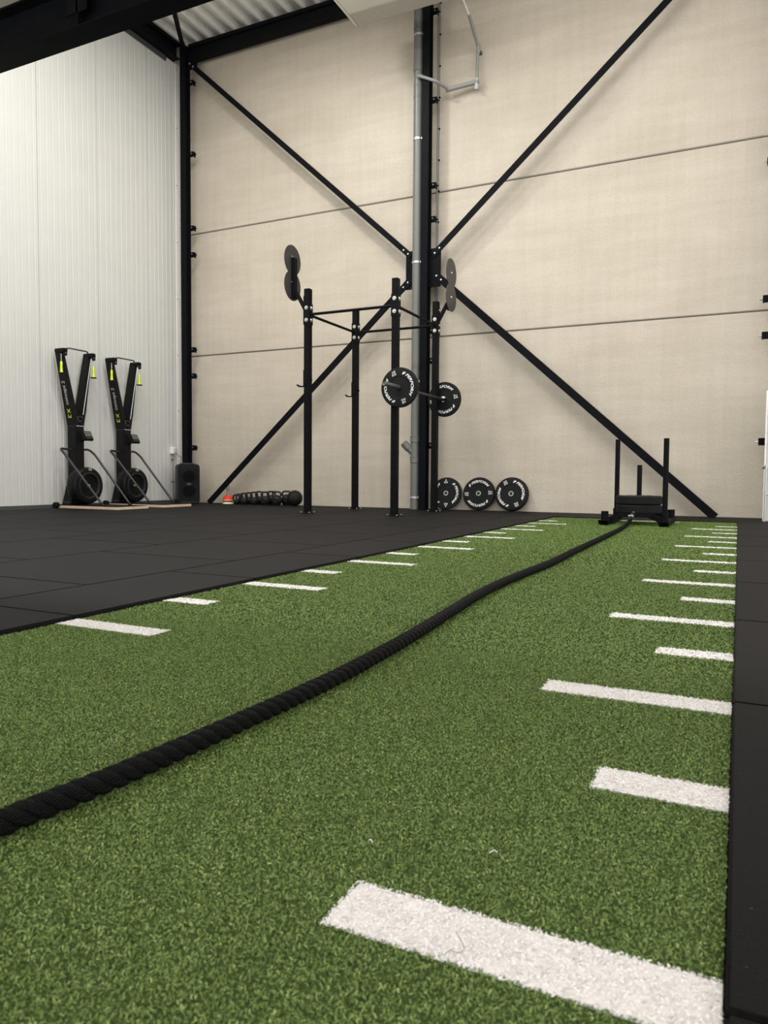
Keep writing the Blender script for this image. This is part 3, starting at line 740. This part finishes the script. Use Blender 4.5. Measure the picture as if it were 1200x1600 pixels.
sb = MB().lathe([(.118*math.cos(a), .118*math.sin(a)) for a in np.linspace(-PI/2, PI/2, 25)], n=40).build('slam_ball', 'slam', smooth=80)
sb.location = (-5.99, 9.34, TZ+.118); tag(sb, 'black rubber slam ball on the floor at the right end of the kettlebells', 'ball')
MB().lathe([(0, -.002), (.012, -.002), (.014, 0)], (0, -.1175, 0), 'Y', 10).build('valve', 'tube', sb, local=True)
mc = thing('marker_cone_stack', 'stack of red, orange, black and white marker cones on a grey carrying post', 'marker cones', (-7.32, 9.46, TZ))
cx, cy = -7.32, 9.46
for z0, z1, mt, r0, r1, nm in ((0, .028, 'conewhite', .086, .080, 'white_cones'), (.028, .045, 'coneblack', .082, .080, 'black_cones'), (.045, .075, 'orange', .083, .078, 'orange_cones'), (.075, .092, 'red', .083, .078, 'red_cones'), (.092, .135, 'red', .078, .035, 'red_top_cone')):
    MB().lathe([(0, TZ+z0), (r0, TZ+z0), (r0, TZ+z0+.004), (r1, TZ+z1), (0, TZ+z1)], (cx, cy, 0), 'Z', 24).build(nm, mt, mc)
MB().tube([(cx, cy, .13), (cx, cy, .25)], .022, 10).build('post', 'greyplast', mc)
MB().tube(catmull([(cx-.020, cy, .20), (cx-.024, cy, .27), (cx, cy, .30), (cx+.024, cy, .27), (cx+.020, cy, .20)], .02), .009, 8).build('grip_loop', 'greyplast', mc)

# ============================================================ SLED
sl = thing('weight_sled', 'black push sled with two tall posts standing at the far end of the turf', 'sled', (-.92, 7.95, .0))
XA, XB = -1.195, -.635
for x in (XA, XB):
    MB().box(x-.045, x+.045, 7.50, 8.42, .004, .05).build('skid', 'rack', sl, bevel=.006)
    MB().prism([(7.42, .05), (7.50, .004), (7.50, .05)], x-.045, x+.045, 'X').build('skid_tip', 'rack', sl)
MB().box(XA+.13, XB-.13, 7.62, 8.24, .088, .104).build('tray', 'rack', sl, bevel=.003)
for x, s in ((XA, 1), (XB, -1)):
    for y in (7.66, 8.2):
        MB().bar((x+s*.03, y, .045), (x+s*.15, y, .10), .05, .05, (0, 1, 0)).build('splayed_leg', 'rack', sl, bevel=.003)
MB().box(XA+.12, XB-.12, 7.60, 7.645, .078, .115).build('front_cross_bar', 'rack', sl, bevel=.003)
MB().box(XA+.12, XB-.12, 8.21, 8.255, .078, .115).build('rear_cross_bar', 'rack', sl, bevel=.003)
for (x, y, top) in ((XA, 7.56, 0), (XA, 8.34, .885), (XB, 7.58, .852), (XB, 8.34, 0)):
    MB().lathe([(.0, .05), (.036, .05), (.036, .135), (.03, .135), (.0, .128)], (x, y, 0), 'Z', 18).build('post_socket', 'rack', sl)
    if top: MB().lathe([(.0, .12), (.0255, .12), (.0255, top-.004), (.022, top), (0, top)], (x, y, 0), 'Z', 18).build('push_post', 'rack', sl)
MB().lathe([(.0, .10), (.0245, .10), (.0245, .594), (.022, .6), (0, .6)], (-.918, 7.95, 0), 'Z', 18).build('weight_post', 'rack', sl)
MB().bar((-.945, 7.60, .096), (-.945, 7.555, .096), .05, .012).build('pull_lug', 'bolt', sl)
for i, z in enumerate((.1045+.0455, .1045+.0915+.0455)):
    q = make_plate('bumper_plate', ('lower' if i == 0 else 'upper') + ' of the two black bumper plates stacked flat on the sled', .091, 30+40*i, '20', hub='plate')
    q.rotation_euler = (-PI/2, 0, 0); q.location = (-.918, 7.95, z)

# ============================================================ RAIN PIPE, DRAIN, AIR UNIT
px_, py_ = -4.052, 9.385
pp = thing('drain_pipe', 'thick grey plastic downpipe running up the wall beside the middle column', 'pipe', (px_, py_, 0))
MB().tube([(px_, py_, TZ), (px_, py_, 5.95)], .0625, 24).build('lower_pipe', 'pvc', pp)
MB().lathe([(.0625, 5.93), (.069, 5.93), (.069, 6.0), (.067, 6.12), (.067, 6.2)], (px_, py_, 0), 'Z', 24).build('reducer', 'pvc', pp)
MB().tube([(px_, py_, 6.14), (px_, py_, 7.25)], .0665, 24).build('upper_pipe', 'pvcdark', pp, label='darker grey upper pipe')
def ring(z0, z1, r=.073, nm='coupling', mt='pvc'):
    MB().lathe([(r-.007, z0), (r, z0), (r, z0+.012), (r-.003, z0+.016), (r-.003, z1-.016), (r, z1-.012), (r, z1), (r-.007, z1)], (px_, py_, 0), 'Z', 24).build(nm, mt, pp, smooth=25)
ring(.94, 1.02); ring(.66, .74); ring(5.58, 5.74, .066); ring(6.48, 6.6, .073, 'coupling', 'pvcdark')
for z in (.175, 1.77, 3.385, 5.03, 6.40):
    MB().lathe([(.063, z-.014), (.068, z-.014), (.068, z+.014), (.063, z+.014)], (px_, py_, 0), 'Z', 24, closed=True).build('pipe_clamp', 'galv', pp)
    MB().cbox((px_+.078, py_-.02, z), .03, .03, .028).build('clamp_lug', 'galv', pp, bevel=.003)
    MB().tube([(px_, py_+.06, z), (px_, D, z)], .008, 8).build('clamp_rod', 'galv', pp)
bdir = Vector((-.66, -.22, .72)).normalized(); b0 = Vector((px_, py_, .76))
MB().tube([b0, b0+bdir*.20], .047, 18).build('branch', 'pvc', pp)
MB().tube([b0+bdir*.125, b0+bdir*.205], .055, 18).build('branch_socket', 'pvc', pp)
MB().tube([b0+bdir*.205, b0+bdir*.235], .050, 18).build('branch_plug', 'pvcdark', pp)

dp = thing('condensate_pipe', 'thin grey drain pipe bending from the air unit down and across to the thick pipe', 'pipe', (-3.27, 9.54, 5.7))
MB().tube(arc([(-3.25, 8.74, 6.43), (-3.26, 8.92, 6.40), (-3.275, 9.2, 6.37)], .05), .013, 10).build('white_hose', 'whitetrim', dp, label='white hose end')
MB().tube(arc([(-3.275, 9.19, 6.37), (-3.262, 9.54, 6.15), (-3.28, 9.54, 5.70)], .04), .021, 12).build('sloping_pipe', 'greyplast', dp)
MB().tube([(-3.262, 9.54, 6.17), (-3.263, 9.54, 6.06)], .026, 12).build('elbow', 'greyplast', dp)
MB().tube([(-3.278, 9.54, 5.74), (-3.281, 9.54, 5.60)], .027, 12).build('trap', 'sockgrey', dp)
MB().tube([(-3.25, 9.54, 5.70), (-3.70, 9.50, 5.665)], .031, 12).build('cross_pipe', 'greyplast', dp)
MB().tube(arc([(-3.66, 9.50, 5.668), (-3.76, 9.295, 5.70), (-4.0, 9.295, 5.82)], .03), .021, 12).build('link_pipe', 'greyplast', dp)
MB().tube([(-3.97, 9.295, 5.808), (-4.035, 9.325, 5.84)], .027, 12).build('end_socket', 'greyplast', dp)
MB().box(-3.29, -3.24, 9.55, D, 6.09, 6.12).build('wall_clip', 'flash', dp)

ac = thing('air_conditioner', 'off white air conditioning unit hung from the roof in front of the middle column', 'air conditioner', (-3.85, 8.4, 6.35))
x0, x1 = -4.685, -2.95
MB().prism([(8.0, 6.62), (8.02, 6.42), (8.12, 6.352), (8.74, 6.352), (8.78, 6.37), (8.78, 6.62)], x0+.03, x1-.03, 'X').build('casing', 'acbody', ac, bevel=.008)
MB().box(x0+.05, x1-.05, 8.50, 8.765, 6.342, 6.356).build('outlet_panel', 'acgrey', ac, bevel=.002)
for xa, xb in ((x0, x0+.03), (x1-.03, x1)):
    MB().prism([(7.995, 6.625), (8.015, 6.415), (8.115, 6.343), (8.745, 6.343), (8.788, 6.365), (8.788, 6.625)], xa, xb, 'X').build('end_cap', 'acbody', ac, bevel=.004)
for xh in (x0+.25, x1-.25):
    for yh in (8.15, 8.65):
        MB().tube([(xh, yh, 6.6), (xh, yh, 7.30)], .006, 6).build('hanger_rod', 'galv', ac)

# white panel with rail at the right edge
wp = thing('upright_panel', 'white upright panel with a thin grey metal rail at the right edge of the picture', 'panel', (.5, 8.9, TZ))
MB().box(.262, 1.1, 8.98, 9.02, TZ, 1.42).build('board', 'whitepanel', wp, bevel=.003)
MB().box(.245, .262, 8.97, 9.03, TZ, 1.42).build('edge_strip', 'whitetrim', wp, bevel=.002)
rl = MB().tube([(.262, 8.90, TZ), (.262, 8.90, .62)], .011, 10).build('rail_post', 'galv', wp)
for z in (.30, .585): MB().tube([(.262, 8.90, z), (.95, 8.90, z)], .009, 8).build('rail_bar', 'galv', wp)
MB().tube([(.95, 8.90, TZ), (.95, 8.90, .62)], .011, 10).build('rail_post', 'galv', wp)
MB().bar((.262, 8.90, .60), (.225, 8.90, .575), .012, .02).build('rail_catch', 'flash', wp)
MB().bar((.262, 8.91, .59), (.262, 8.98, .59), .012, .012).build('rail_bracket', 'galv', wp)

# thread and lint on the turf
th = MB().tube(catmull([(-.249, .694, .004), (-.240, .682, .006), (-.232, .672, .004), (-.234, .663, .005), (-.240, .662, .005), (-.243, .665, .004), (-.246, .656, .004)], .002), .00035, 5).build('loose_thread', 'hair')
tag(th, 'fine dark curled thread lying on the nearest wide white stripe', 'thread')
for i, (a, b, lb) in enumerate((((-.268, .868), (-.259, .872), 'tiny white fluff on the turf, right one of two near the bottom'), ((-.418, .828), (-.410, .824), 'tiny white fluff on the turf, left one of two near the bottom'))):
    l = MB().tube([(a[0], a[1], .001), ((a[0]+b[0])/2, (a[1]+b[1])/2+.001, .004), (b[0], b[1], .002)], .0006, 5).build('lint', 'lint'); tag(l, lb, 'lint')
